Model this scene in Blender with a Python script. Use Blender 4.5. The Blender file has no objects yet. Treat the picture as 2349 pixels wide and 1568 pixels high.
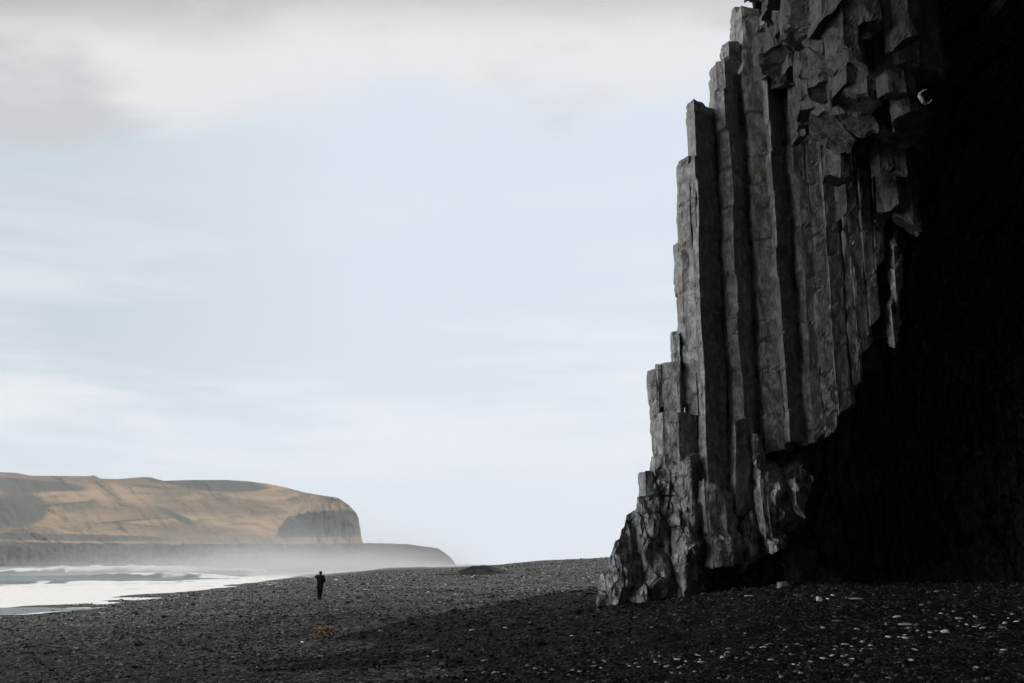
import bpy, math, random
import numpy as np
R = math.radians
random.seed(7); RNG = np.random.default_rng(7)
C = bpy.context.scene.collection
SC = bpy.context.scene

# ------------------------------------------------------------------ camera
F = 995.0; PITCH = R(12.58); EYE = 2.1
cam_d = bpy.data.cameras.new('camera'); cam = bpy.data.objects.new('camera', cam_d); C.objects.link(cam)
cam.location = (0, 0, EYE); cam.rotation_euler = (math.pi/2 + PITCH, 0, 0)
cam_d.sensor_width = 36; cam_d.lens = 36*F/1024; cam_d.clip_start = 0.1; cam_d.clip_end = 60000
SC.camera = cam
K = 1024/2349.0
SP, CP = math.sin(PITCH), math.cos(PITCH)
def P(x, y, Y):
    """world point at forward distance Y seen at (x, y) of a 2349 px wide view; arrays welcome"""
    a = (np.asarray(x, float)*K - 512)/F; b = -(np.asarray(y, float)*K - 341.5)/F
    dy = CP - b*SP; dz = SP + b*CP
    t = np.asarray(Y, float)/dy
    return a*t, np.asarray(Y, float)+0*a, EYE + dz*t

# ------------------------------------------------------------------ noise
def _h(ix, iy, iz, s):
    n = (ix.astype(np.int64)*374761393 + iy.astype(np.int64)*668265263 + iz.astype(np.int64)*2147483647 + s*974634777) & 0xffffffff
    n = ((n ^ (n >> 13))*1274126177) & 0xffffffff
    n = ((n ^ (n >> 16))*2246822519) & 0xffffffff
    return ((n ^ (n >> 15)) & 0xffffff)/float(0xffffff)
def vnoise(x, y, z, s=0):
    x, y, z = np.broadcast_arrays(np.asarray(x, float), np.asarray(y, float), np.asarray(z, float))
    fx, fy, fz = np.floor(x), np.floor(y), np.floor(z)
    u, v, w = x-fx, y-fy, z-fz
    u, v, w = u*u*(3-2*u), v*v*(3-2*v), w*w*(3-2*w)
    r = 0
    for i in (0, 1):
        for j in (0, 1):
            for k in (0, 1):
                r = r + _h(fx+i, fy+j, fz+k, s)*(u if i else 1-u)*(v if j else 1-v)*(w if k else 1-w)
    return r*2-1
def fbm(x, y, z, s=0, o=4):
    a, t = 1.0, 0
    for i in range(o):
        t = t + a*vnoise(x*2**i, y*2**i, z*2**i, s+i*17); a *= .5
    return t
def sst(a, b, x):
    t = np.clip((np.asarray(x, float)-a)/(b-a), 0, 1); return t*t*(3-2*t)
def facets(a, b, ca, cb, s, warp=.25):
    """elongated broken-rock cells: per point three cell randoms, offset from the cell centre and edge closeness"""
    a = a + warp*ca*fbm(a/ca*.8, b/cb*.8, 3.1, s+5, 3); b = b + warp*cb*fbm(a/ca*.8, b/cb*.8, 9.1, s+6, 3)
    ia, ib = np.floor(a/ca), np.floor(b/cb)
    best = np.full(a.shape, 1e9); sec = np.full(a.shape, 1e9)
    out = [np.zeros(a.shape) for _ in range(5)]
    z0 = np.zeros_like(ia)
    for i in (-1, 0, 1):
        for j in (-1, 0, 1):
            ja = ia+i; jb = ib+j
            px = (ja+.15+.7*_h(ja, jb, z0, s)); py = (jb+.1+.8*_h(ja, jb, z0+1, s))
            d = (a/ca-px)**2 + (b/cb-py)**2
            m = d < best
            sec = np.where(m, best, np.minimum(sec, d))
            best = np.where(m, d, best)
            for k, v in enumerate((_h(ja, jb, z0+2, s), _h(ja, jb, z0+3, s)*2-1, _h(ja, jb, z0+4, s)*2-1, a/ca-px, b/cb-py)):
                out[k] = np.where(m, v, out[k])
    return (*out, np.sqrt(sec)-np.sqrt(best))

# ------------------------------------------------------------------ object helpers
def mesh_obj(name, V, Fc, mat, parent=None, smooth=False, attrs=None, **props):
    me = bpy.data.meshes.new(name)
    V = np.asarray(V, float).reshape(-1, 3)
    if isinstance(Fc, tuple): quads, tris = Fc
    else: quads, tris = Fc, None
    quads = np.asarray(quads if quads is not None else [], int).reshape(-1, 4)
    tris = np.asarray(tris if tris is not None else [], int).reshape(-1, 3)
    me.vertices.add(len(V)); me.vertices.foreach_set('co', V.ravel())
    lo = np.concatenate([quads.ravel(), tris.ravel()])
    st = np.concatenate([np.arange(len(quads))*4, len(quads)*4+np.arange(len(tris))*3])
    me.loops.add(len(lo)); me.loops.foreach_set('vertex_index', lo)
    me.polygons.add(len(st)); me.polygons.foreach_set('loop_start', st)
    me.update(calc_edges=True)
    me.polygons.foreach_set('use_smooth', [smooth]*len(st))
    for k, v in (attrs or {}).items():
        at = me.attributes.new(k, 'FLOAT', 'POINT'); at.data.foreach_set('value', np.asarray(v, float).ravel())
    me.materials.append(mat); me.validate()
    o = bpy.data.objects.new(name, me); C.objects.link(o)
    if parent: o.parent = parent; 
    for k, v in props.items(): o[k] = v
    return o
def grid_faces(n, m, wrap=False, flip=False):
    i, j = np.meshgrid(np.arange(n-1), np.arange(m if wrap else m-1), indexing='ij')
    a = i*m+j; b = i*m+(j+1) % m; c = (i+1)*m+(j+1) % m; d = (i+1)*m+j
    q = np.stack([a, b, c, d], -1).reshape(-1, 4)
    return q[:, ::-1] if flip else q
def empty(name, loc, **props):
    o = bpy.data.objects.new(name, None); o.location = loc; C.objects.link(o)
    for k, v in props.items(): o[k] = v
    return o

# ------------------------------------------------------------------ materials
class NT:
    def __init__(s, tree): s.t = tree; s.n = tree.nodes; s.l = tree.links
    def node(s, typ, **kw):
        n = s.n.new(typ)
        ins = kw.pop('ins', {})
        for k, v in kw.items(): setattr(n, k, v)
        for k, v in ins.items(): s.put(n.inputs[k], v)
        return n
    def put(s, sock, v):
        if isinstance(v, bpy.types.NodeSocket): s.l.new(v, sock)
        elif v is not None: sock.default_value = v
    def m(s, op, a, b=0.0, c=0.0, clamp=False):
        n = s.n.new('ShaderNodeMath'); n.operation = op; n.use_clamp = clamp
        s.put(n.inputs[0], a); s.put(n.inputs[1], b); s.put(n.inputs[2], c); return n.outputs[0]
    def mix(s, f, a, b):
        n = s.n.new('ShaderNodeMix'); n.data_type = 'RGBA'
        s.put(n.inputs[0], f); s.put(n.inputs[6], a); s.put(n.inputs[7], b); return n.outputs[2]
    def noise(s, vec, scale, detail=4, rough=.55, dist=0.0):
        n = s.node('ShaderNodeTexNoise', ins={'Vector': vec, 'Scale': scale, 'Detail': detail, 'Roughness': rough, 'Distortion': dist}); return n.outputs[0]
    def vec(s, v, scale=(1, 1, 1), rot=(0, 0, 0), loc=(0, 0, 0)):
        n = s.node('ShaderNodeMapping', ins={'Vector': v, 'Scale': scale, 'Rotation': rot, 'Location': loc}); return n.outputs[0]
    def ss(s, a, b, v):
        n = s.node('ShaderNodeMapRange', interpolation_type='SMOOTHSTEP', ins={'Value': v, 'From Min': a, 'From Max': b, 'To Min': 0.0, 'To Max': 1.0}); return n.outputs[0]
def new_mat(name):
    m = bpy.data.materials.new(name); m.use_nodes = True; m.node_tree.nodes.clear()
    k = NT(m.node_tree); out = k.node('ShaderNodeOutputMaterial'); b = k.node('ShaderNodeBsdfPrincipled')
    k.l.new(b.outputs[0], out.inputs[0]); return m, k, b
def rgb(r, g, b): return (r, g, b, 1)

def rock_mat(name, dark, light, tan=0.6, rough=.5, spec=.5, bump=.6):
    m, k, b = new_mat(name)
    co = k.node('ShaderNodeNewGeometry').outputs['Position']
    n1 = k.noise(co, .55, 5, .6)
    n2 = k.noise(k.vec(co, (1.5, 1.5, 1.2), (0, R(28), 0)), 2.2, 7, .68, .15)
    n3 = k.noise(k.vec(co, (1, 1, .7), (0, R(-35), 0)), 8, 5, .7, .1)
    col = k.mix(k.ss(.38, .66, n2), dark, light)
    col = k.mix(k.m('MULTIPLY', k.ss(.55, .75, n3), .5), col, tuple([c*1.35 for c in light[:3]]+[1]))
    z = k.node('ShaderNodeSeparateXYZ', ins={0: co}).outputs[2]
    tm = k.m('MULTIPLY', k.m('MULTIPLY', k.ss(6, 16, z), k.ss(.42, .6, n1)), tan)
    col = k.mix(tm, col, rgb(.20, .145, .075))
    # fine cracks across the shafts
    cn = k.noise(k.vec(co, (.55, .55, 1.5), (R(16), R(12), 0)), .8, 3, .5)
    crack = k.m('MULTIPLY', k.m('SUBTRACT', 1.0, k.ss(0.0, .010, k.m('ABSOLUTE', k.m('SUBTRACT', cn, .5)))), k.ss(.46, .58, n1))
    cv = k.noise(k.vec(co, (2.2, 2.2, .22), (0, R(5), 0)), 1.0, 3, .5)
    crack = k.m('MAXIMUM', crack, k.m('MULTIPLY', k.m('SUBTRACT', 1.0, k.ss(0.0, .02, k.m('ABSOLUTE', k.m('SUBTRACT', cv, .5)))), .6))
    col = k.mix(k.m('MULTIPLY', crack, .75), col, rgb(.012, .012, .012))
    k.put(b.inputs['Base Color'], col)
    k.put(b.inputs['Roughness'], k.m('ADD', rough-.12, k.m('MULTIPLY', n2, .25)))
    b.inputs['Specular IOR Level'].default_value = spec
    h = k.m('SUBTRACT', k.m('ADD', k.m('MULTIPLY', n2, .6), k.m('MULTIPLY', n3, .55)), k.m('MULTIPLY', crack, .3))
    h = k.m('ADD', h, k.m('MULTIPLY', k.noise(co, 18, 4, .7), .15))
    bp = k.node('ShaderNodeBump', ins={'Height': h, 'Strength': bump, 'Distance': .18})
    k.put(b.inputs['Normal'], bp.outputs[0])
    return m
M_COL = rock_mat('basalt', rgb(.11, .11, .108), rgb(.335, .334, .325), tan=.35, spec=.6)
M_OVER = rock_mat('overhang_basalt_shade_toned', rgb(.006, .006, .0058), rgb(.058, .057, .054), tan=.12)  # darker copy of the basalt: underside shade put into the colour
M_BASE = rock_mat('sea_worn_basalt', rgb(.085, .087, .09), rgb(.42, .425, .43), tan=0, rough=.4, spec=.7, bump=1.0)
M_CAVE = rock_mat('cave_basalt_shade_toned', rgb(.018, .018, .016), rgb(.055, .055, .052), tan=0, rough=.6, spec=.25)  # darkest copy of the basalt, the cave's shade painted into its colour

# gravel beach
def gravel_mat(name, base=1.0):
    m, k, b = new_mat(name)
    co = k.node('ShaderNodeNewGeometry').outputs['Position']
    v1 = k.node('ShaderNodeTexVoronoi', ins={'Vector': co, 'Scale': 11.0, 'Randomness': 1.0})
    v2 = k.node('ShaderNodeTexVoronoi', ins={'Vector': co, 'Scale': 4.2, 'Randomness': 1.0})
    r1 = k.node('ShaderNodeSeparateXYZ', ins={0: v1.outputs['Color']}).outputs[0]
    r2 = k.node('ShaderNodeSeparateXYZ', ins={0: v2.outputs['Color']}).outputs[1]
    big = k.noise(co, .12, 5, .6); band = k.noise(k.vec(co, (.09, .35, 1), (0, 0, R(16))), 1.0, 5, .6)
    t = k.m('MULTIPLY', k.m('POWER', r1, 3.0), k.ss(.3, .75, k.m('ADD', k.m('MULTIPLY', r2, .5), k.m('MULTIPLY', band, .6))))
    c = k.mix(t, rgb(.0090*base, .0091*base, .0092*base), rgb(.145*base, .148*base, .152*base))
    c = k.mix(k.m('MULTIPLY', k.ss(.62, .75, big), .35), c, rgb(.028, .027, .018))
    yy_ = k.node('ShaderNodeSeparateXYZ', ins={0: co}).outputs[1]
    shade_ramp = k.m('ADD', .42, k.m('MULTIPLY', k.ss(26, 110, k.m('ADD', yy_, k.m('MULTIPLY', band, 24.0))), 2.1))  # near gravel painted darker, far gravel lighter, standing in for light and shade
    c = k.node('ShaderNodeVectorMath', operation='SCALE', ins={0: c, 'Scale': shade_ramp}).outputs[0]
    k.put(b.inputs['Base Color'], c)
    b.inputs['Roughness'].default_value = .85; b.inputs['Specular IOR Level'].default_value = .08
    h = k.m('ADD', k.m('MULTIPLY', v1.outputs['Distance'], -1.0), k.m('MULTIPLY', v2.outputs['Distance'], -.9))
    bp = k.node('ShaderNodeBump', ins={'Height': h, 'Strength': 1.0, 'Distance': .12})
    k.put(b.inputs['Normal'], bp.outputs[0]); return m
M_GRAV = gravel_mat('black_gravel')
def plain(name, c1, c2, scale, rough=.6, bump=.3, bd=.02, spec=.25):
    m, k, b = new_mat(name)
    co = k.node('ShaderNodeTexCoord').outputs['Object']
    n = k.noise(co, scale, 5, .65)
    k.put(b.inputs['Base Color'], k.mix(k.ss(.35, .65, n), c1, c2))
    b.inputs['Roughness'].default_value = rough; b.inputs['Specular IOR Level'].default_value = spec
    k.put(b.inputs['Normal'], k.node('ShaderNodeBump', ins={'Height': n, 'Strength': bump, 'Distance': bd}).outputs[0]); return m
M_PEB = plain('dark_pebble', rgb(.012, .012, .011), rgb(.07, .069, .065), 9, .5)
M_PALE = plain('pale_stone', rgb(.25, .28, .30), rgb(.55, .58, .60), 12, .45)
M_PALE2 = plain('grey_stone', rgb(.12, .13, .14), rgb(.26, .27, .28), 12, .45)

# ------------------------------------------------------------------ ground
SEA = -1.9
def shore(y): 
    y = np.asarray(y, float)
    return -38.6 - .126*(y-75) + 2.2*vnoise(y/23, 0, 0, 3) + .00042*np.clip(y-330, 0, None)**2 - 5.6*np.exp(-((y-103)/42)**4)
def ground(x, y):
    x = np.asarray(x, float); y = np.asarray(y, float)
    d = x - shore(y)
    z = SEA - 3*np.clip(-d, 0, 40)/40 + 1.78*sst(4, 33, d) + .12*sst(0, 5, d)
    z = z - .12*sst(3, 7, d)*(1-sst(7, 13, d))
    z = z + 1.35*sst(-3, 12, x)*sst(14, 40, y)*(1-.75*sst(48, 75, y))
    z = z + 2.7*sst(-30, 22, x)*sst(80, 210, y)
    z = z - .55*np.exp(-((y-150)/14)**2)*sst(2, 18, x)
    z = z + .45*fbm(x/26, y/20, 0, 36, 3)*sst(80, 170, y)*sst(10, 30, d)
    near = 1/(1+((np.hypot(x, y))/120)**2)
    z = z + (.16*fbm(x/9, y/6, 0, 31, 3) + .03*fbm(x/.9, y/.9, 0, 41, 3)*near*2)*sst(0, 12, d)
    return z
def hit(x, y):
    """point of the beach seen at (x, y)"""
    lo, hi = 4.0, 600.0
    for Y in np.geomspace(5, 600, 400):
        X, _, Z = P(x, y, Y)
        if Z < ground(X, Y): hi = Y; break
        lo = Y
    for _ in range(30):
        mid = (lo+hi)/2; X, _, Z = P(x, y, mid)
        if Z < ground(X, mid): hi = mid
        else: lo = mid
    X, _, Z = P(x, y, hi); return float(X), float(hi), float(ground(X, hi))

rr = np.concatenate([[0], np.geomspace(2, 60, 330), np.geomspace(60.6, 3500, 260)])
th = np.concatenate([np.linspace(-180, -42, 50)[:-1], np.linspace(-42, 42, 470), np.linspace(42, 180, 50)[1:-1]])
rg, tg = np.meshgrid(rr, np.radians(th), indexing='ij')
gx, gy = rg*np.sin(tg), rg*np.cos(tg)
gz = ground(gx, gy)
mesh_obj('beach', np.stack([gx, gy, gz], -1), grid_faces(*gx.shape, wrap=True, flip=True), M_GRAV, smooth=True, kind='structure')

# pebbles on the beach: one mass nobody could count
def ico(s=0):
    t = (1+5**.5)/2
    v = np.array([(-1,t,0),(1,t,0),(-1,-t,0),(1,-t,0),(0,-1,t),(0,1,t),(0,-1,-t),(0,1,-t),(t,0,-1),(t,0,1),(-t,0,-1),(-t,0,1)], float)
    v /= np.linalg.norm(v[0])
    f = np.array([(0,11,5),(0,5,1),(0,1,7),(0,7,10),(0,10,11),(1,5,9),(5,11,4),(11,10,2),(10,7,6),(7,1,8),(3,9,4),(3,4,2),(3,2,6),(3,6,8),(3,8,9),(4,9,5),(2,4,11),(6,2,10),(8,6,7),(9,8,1)])
    for _ in range(s):
        vl = [tuple(p) for p in v]; cache = {}; nf = []
        def mid(a, b):
            key = (min(a, b), max(a, b))
            if key not in cache:
                p = (np.array(vl[a])+np.array(vl[b])); p /= np.linalg.norm(p); vl.append(tuple(p)); cache[key] = len(vl)-1
            return cache[key]
        for a, b, c in f:
            ab, bc, ca = mid(a, b), mid(b, c), mid(c, a)
            nf += [(a, ab, ca), (b, bc, ab), (c, ca, bc), (ab, bc, ca)]
        v = np.array(vl); f = np.array(nf)
    return v, f
iv, if_ = ico()
N = 95000
u = RNG.random(N); py_ = 12.5*(260/12.5)**(u**1.25)
ax = np.tan(np.radians(RNG.uniform(-34, 32, N))); px_ = ax*py_
d = px_-shore(py_); keep = d > 4
px_, py_ = px_[keep], py_[keep]; N = len(px_)
sz = .016*np.exp(RNG.normal(0, .42, N))*(py_/16)**.62
rot = RNG.uniform(0, 2*math.pi, N)
base = iv[None]*(1+.22*RNG.normal(size=(N, 12, 1)))*sz[:, None, None]*np.stack([RNG.uniform(1, 1.8, N), RNG.uniform(.8, 1.2, N), RNG.uniform(.5, .9, N)], -1)[:, None]
cx = base[..., 0]*np.cos(rot)[:, None]-base[..., 1]*np.sin(rot)[:, None]; cy = base[..., 0]*np.sin(rot)[:, None]+base[..., 1]*np.cos(rot)[:, None]
pv = np.stack([cx+px_[:, None], cy+py_[:, None], base[..., 2]+(ground(px_, py_)+sz*.25)[:, None]], -1)
pf = if_[None]+(np.arange(N)*12)[:, None, None]
mp, k, b = new_mat('loose_pebbles')
ri = k.node('ShaderNodeNewGeometry').outputs['Random Per Island']
yy_ = k.node('ShaderNodeSeparateXYZ', ins={0: k.node('ShaderNodeNewGeometry').outputs['Position']}).outputs[1]
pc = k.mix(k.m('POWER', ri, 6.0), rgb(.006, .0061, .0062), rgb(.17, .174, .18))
k.put(b.inputs['Base Color'], k.node('ShaderNodeVectorMath', operation='SCALE', ins={0: pc, 'Scale': k.m('ADD', .7, k.m('MULTIPLY', k.ss(30, 100, yy_), 2.0))}).outputs[0])  # pebbles carry the same painted light ramp, brighter with distance
b.inputs['Roughness'].default_value = .85; b.inputs['Specular IOR Level'].default_value = .08
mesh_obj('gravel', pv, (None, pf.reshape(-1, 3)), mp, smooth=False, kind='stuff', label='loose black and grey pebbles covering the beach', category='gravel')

# ------------------------------------------------------------------ sea
def waves(x, y):
    off = shore(y)-x                                    # metres offshore
    z = .10*fbm(x/9, y/7, 0, 71, 3)
    for (Y0, w, h, s, x1) in ((395, 8, 4.6, 5, -60), (300, 6, 1.7, 6, -66), (215, 5, .8, 8, -55), (150, 4, .45, 9, -46), (560, 14, 2.6, 11, 40)):
        c = Y0 + .10*(x+100) + 9*vnoise(x/60, 0, 0, s)
        q = (y-c)/w
        prof = np.where(q < 0, np.exp(-q*q*2.5), np.exp(-q*q*.7))
        z = z + h*prof*(.62+.45*vnoise(x/28, .3, 0, s+40)+.12*fbm(x/4, y/4, 0, s+50, 2))*sst(4, 30, off)
    return z
def sea_foam(x, y):
    off = shore(y)-x
    n = fbm(x/14, y/30, 0, 81, 4); n2 = fbm(x/3.5, y/8, 0, 84, 3)
    thr = 40-28*sst(185, 265, y)
    f = 1-sst(thr, thr+16, off + 14*n + 9*n2)
    f = np.maximum(f, sst(.7, 1.5, waves(x, y)+.3*n2))
    f = f*(.86+.22*n2+.18*np.clip(n, -1, .3)) + .12*sst(0, .5, n)
    return np.clip(f, 0, 1)
rs = np.geomspace(20, 3500, 620); ts = np.radians(np.concatenate([np.linspace(-100, -34, 40)[:-1], np.linspace(-34, 12, 420), np.linspace(12, 60, 20)[1:]]))
rg, tg = np.meshgrid(rs, ts, indexing='ij'); sx, sy = rg*np.sin(tg), rg*np.cos(tg)
sz_ = SEA + waves(sx, sy)*(rg < 1200)
ms, k, b = new_mat('sea_water')
co = k.node('ShaderNodeNewGeometry').outputs['Position']
fo = k.node('ShaderNodeAttribute', attribute_name='foam').outputs['Fac']
nz = k.noise(k.vec(co, (.35, .12, 1)), 1.6, 6, .65)
ff = k.ss(.25, .75, k.m('ADD', fo, k.m('MULTIPLY', k.m('SUBTRACT', nz, .5), .7)))
k.put(b.inputs['Base Color'], k.mix(ff, rgb(.05, .075, .08), rgb(.56, .57, .58)))
k.put(b.inputs['Roughness'], k.m('ADD', .3, k.m('MULTIPLY', ff, .5))); k.put(b.inputs['Specular IOR Level'], k.m('SUBTRACT', .3, k.m('MULTIPLY', ff, .25)))
k.put(b.inputs['Normal'], k.node('ShaderNodeBump', ins={'Height': nz, 'Strength': .9, 'Distance': .6}).outputs[0])
mesh_obj('sea', np.stack([sx, sy, sz_], -1), grid_faces(*sx.shape, flip=True), ms, smooth=True, attrs={'foam': sea_foam(sx, sy)}, kind='structure')
# wash left by the last wave: a thin sheet of foam up the sand
n = 240; yy = np.linspace(56, 104, n); t = np.linspace(0, 1, 26)
ed = np.clip((-40+.6*(yy-78)+.8*vnoise(yy/3, 0, 0, 92)-shore(yy))*(1-sst(90, 95, yy)), 0, 22)
wx = shore(yy)[:, None]-.6+(ed[:, None]+.2)*t[None]; wy = np.repeat(yy[:, None], 26, 1)
fm = .02+.95*(t[None] > .88)+.25*fbm(wx*1.3, wy*.8, 0, 95, 3)
mesh_obj('wash', np.stack([wx, wy, np.maximum(ground(wx, wy), SEA-.2)+.05], -1), grid_faces(n, 26, flip=True), ms, smooth=True, attrs={'foam': np.clip(fm, 0, 1)}, kind='structure')

# ------------------------------------------------------------------ headland across the bay
mh, k, b = new_mat('grassy_hillside')
co = k.node('ShaderNodeNewGeometry').outputs['Position']
at = k.node('ShaderNodeAttribute', attribute_name='heath').outputs['Fac']
n1 = k.noise(k.vec(co, (.004, .004, .016), (0, R(12), 0)), 1.0, 8, .62, .5)
n2 = k.noise(k.vec(co, (.012, .012, .05), (0, R(14), 0)), 1.0, 8, .66)
c = k.mix(k.ss(.36, .64, n1), rgb(.11, .078, .045), rgb(.29, .198, .108))
c = k.mix(k.m('MULTIPLY', k.ss(.50, .60, n2), .65), c, rgb(.070, .060, .038))
c = k.mix(k.ss(.35, .62, k.m('ADD', at, k.m('MULTIPLY', k.m('SUBTRACT', n1, .5), .7))), c, rgb(.040, .038, .027))
k.put(b.inputs['Base Color'], c); b.inputs['Roughness'].default_value = .9
k.put(b.inputs['Normal'], k.node('ShaderNodeBump', ins={'Height': k.m('ADD', n1, k.m('MULTIPLY', n2, .4)), 'Strength': .7, 'Distance': 22.0}).outputs[0])
mc, k, b = new_mat('far_cliff_rock')
co = k.node('ShaderNodeNewGeometry').outputs['Position']
n1 = k.noise(k.vec(co, (.02, .02, .018)), 1.0, 7, .65); n2 = k.noise(k.vec(co, (.004, .004, .07)), 1.0, 5, .6)
c = k.mix(k.ss(.35, .65, n1), rgb(.006, .009, .009), rgb(.02, .025, .025)); c = k.mix(k.m('MULTIPLY', k.ss(.5, .65, n2), .4), c, rgb(.10, .09, .07))
k.put(b.inputs['Base Color'], c); b.inputs['Roughness'].default_value = .85
k.put(b.inputs['Normal'], k.node('ShaderNodeBump', ins={'Height': n1, 'Strength': .9, 'Distance': 12.0}).outputs[0])

def interp(pts, x):
    p = np.array(pts, float); return np.interp(x, p[:, 0], p[:, 1])
top = [(-500,1030),(-200,1062),(0,1083),(40,1085),(70,1091),(200,1092),(215,1090),(232,1098),(270,1099),(330,1094),(345,1095),(375,1103),(440,1101),(520,1101),(570,1104),(610,1109),(660,1119),(700,1130),(775,1142),(800,1158),(818,1178),(824,1192),(823,1202),(828,1215),(828,1228),(833,1246),(836,1262)]
bot = [(-500,1250),(0,1244),(400,1246),(840,1262)]
nu, nv = 520, 150
ux = np.concatenate([np.linspace(-500, 0, 80)[:-1], np.linspace(0, 836, nu-79)]); vv = np.linspace(0, 1, nv)
X_, V_ = np.meshgrid(ux, vv, indexing='ij')
ty, by = interp(top, X_), interp(bot, X_)
yimg = by + 6 + (ty-by-6)*V_
edge = sst(640, 760, X_)                              # where the slope breaks into the sea cliff
cbn = np.interp(X_, [-500, 632, 660, 700, 760, 800, 836], [1400, 1215, 1190, 1176, 1168, 1166, 1180])+5*fbm(X_/14, V_*5, 0, 231, 3)
cliffm = (sst(-3, 3, yimg-cbn)*(1-sst(1228, 1236, yimg+2*fbm(X_/20, 0, 0, 232, 2)))*sst(632, 642, X_+4*fbm(V_*14, 0, 0, 233, 3)))
depth = 1750 + 620*V_**1.15*(1-.72*edge) + 60*edge
depth += (1-edge)*(46*fbm(X_/70+V_*1.4, V_*2.0, 0, 201, 5)) + edge*22*fbm(X_/16, V_*3, 0, 205, 4)
depth -= 90*np.exp(-((X_-100+V_*120)/60)**2)*sst(0, .3, V_)*(1-sst(.6, .9, V_))
hx, hy, hz = P(X_, yimg, depth)
hz = np.where(V_ == 0, -3, hz)
def blob(cx, cy, rx, ry, a=1.0, rot=0.0):
    c, s = math.cos(rot), math.sin(rot); dx, dy = X_-cx, yimg-cy
    q = ((dx*c+dy*s)/rx)**2+((-dx*s+dy*c)/ry)**2
    return a*np.exp(-q**1.5)
hm = blob(40, 1170, 75, 42) + blob(40, 1110, 180, 16, .9, .06) + blob(500, 1112, 110, 15, 1.3, .06) + blob(120, 1232, 330, 9, .9, .02) + blob(390, 1098, 60, 10, .9) + blob(340, 1116, 90, 6, .6, .1) \
   + blob(405, 1185, 70, 9, .8, .45) + blob(160, 1155, 80, 2.5, .8, -.1) + blob(310, 1193, 90, 2.5, .8, -.08) + blob(480, 1160, 60, 8, .5, .3) + blob(330, 1206, 120, 4, .55, .08) + blob(-150, 1150, 120, 60, .8) + blob(600, 1150, 60, 5, .4, .3)
hm = np.clip(hm, 0, 1)
# back side of the hill
bx, by2, bz = hx[:, -1:]*1.0, hy[:, -1:], hz[:, -1:]
bk = [(1.12, 1.0), (1.5, .75), (1.8, -.02)]
hx = np.concatenate([hx]+[bx*f for f, _ in bk], 1); hy = np.concatenate([hy]+[by2*f for f, _ in bk], 1); hz = np.concatenate([hz]+[np.maximum(bz*g, -3) for _, g in bk], 1)
hm = np.concatenate([hm]+[hm[:, -1:]]*3, 1)
# keep the heights of the skyline while splitting grass and bare cliff into two surfaces
q = grid_faces(nu, nv+3)
cm = np.concatenate([cliffm]+[cliffm[:, -1:]]*3, 1).ravel()
low = (np.concatenate([V_]+[V_[:, -1:]]*3, 1).ravel() < .12)
iscl = cm[q].mean(1) > .5
hv = np.stack([hx, hy, hz], -1)
ho = mesh_obj('headland', hv, q, mh, smooth=True, attrs={'heath': hm}, kind='structure')
ho.data.materials.append(mc)
ho.data.polygons.foreach_set('material_index', iscl.astype(int)); ho.data.update()

# low sea cliffs in front and the low far point
top2 = [(-500,1236),(-100,1240),(0,1243),(200,1246),(380,1248),(600,1247),(830,1246),(935,1248),(960,1252),(988,1255),(1005,1258),(1020,1268),(1032,1277),(1042,1289),(1046,1300)]
ux = np.linspace(-500, 1046, 640); vv = np.concatenate([np.linspace(0, 1, 40)])
X_, V_ = np.meshgrid(ux, vv, indexing='ij')
ty = interp(top2, X_) + 1.2*fbm(X_/25, 0, 0, 220, 3)*(X_ < 900); 
dep = 1600 + 850*sst(815, 1046, X_) + 45*V_ + 11*fbm(X_/22, V_*1.6, 0, 222, 4)
_, _, zt = P(X_, ty, dep)
zz = -3 + (zt+3)*V_
yr = P(X_, ty, dep)
lx, ly = yr[0], yr[1]
L = [(lx, ly, zz)]
for f, g in ((1.04, 1.0), (1.25, .9), (1.3, -.05)):
    L.append((lx[:, -1:]*f, ly[:, -1:]*f, np.maximum(zz[:, -1:]*g, -3)))
lx = np.concatenate([a[0] for a in L], 1); ly = np.concatenate([a[1] for a in L], 1); lz = np.concatenate([a[2] for a in L], 1)
mesh_obj('shore_cliffs', np.stack([lx, ly, lz], -1), grid_faces(640, 43), mc, smooth=True, kind='structure')

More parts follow.
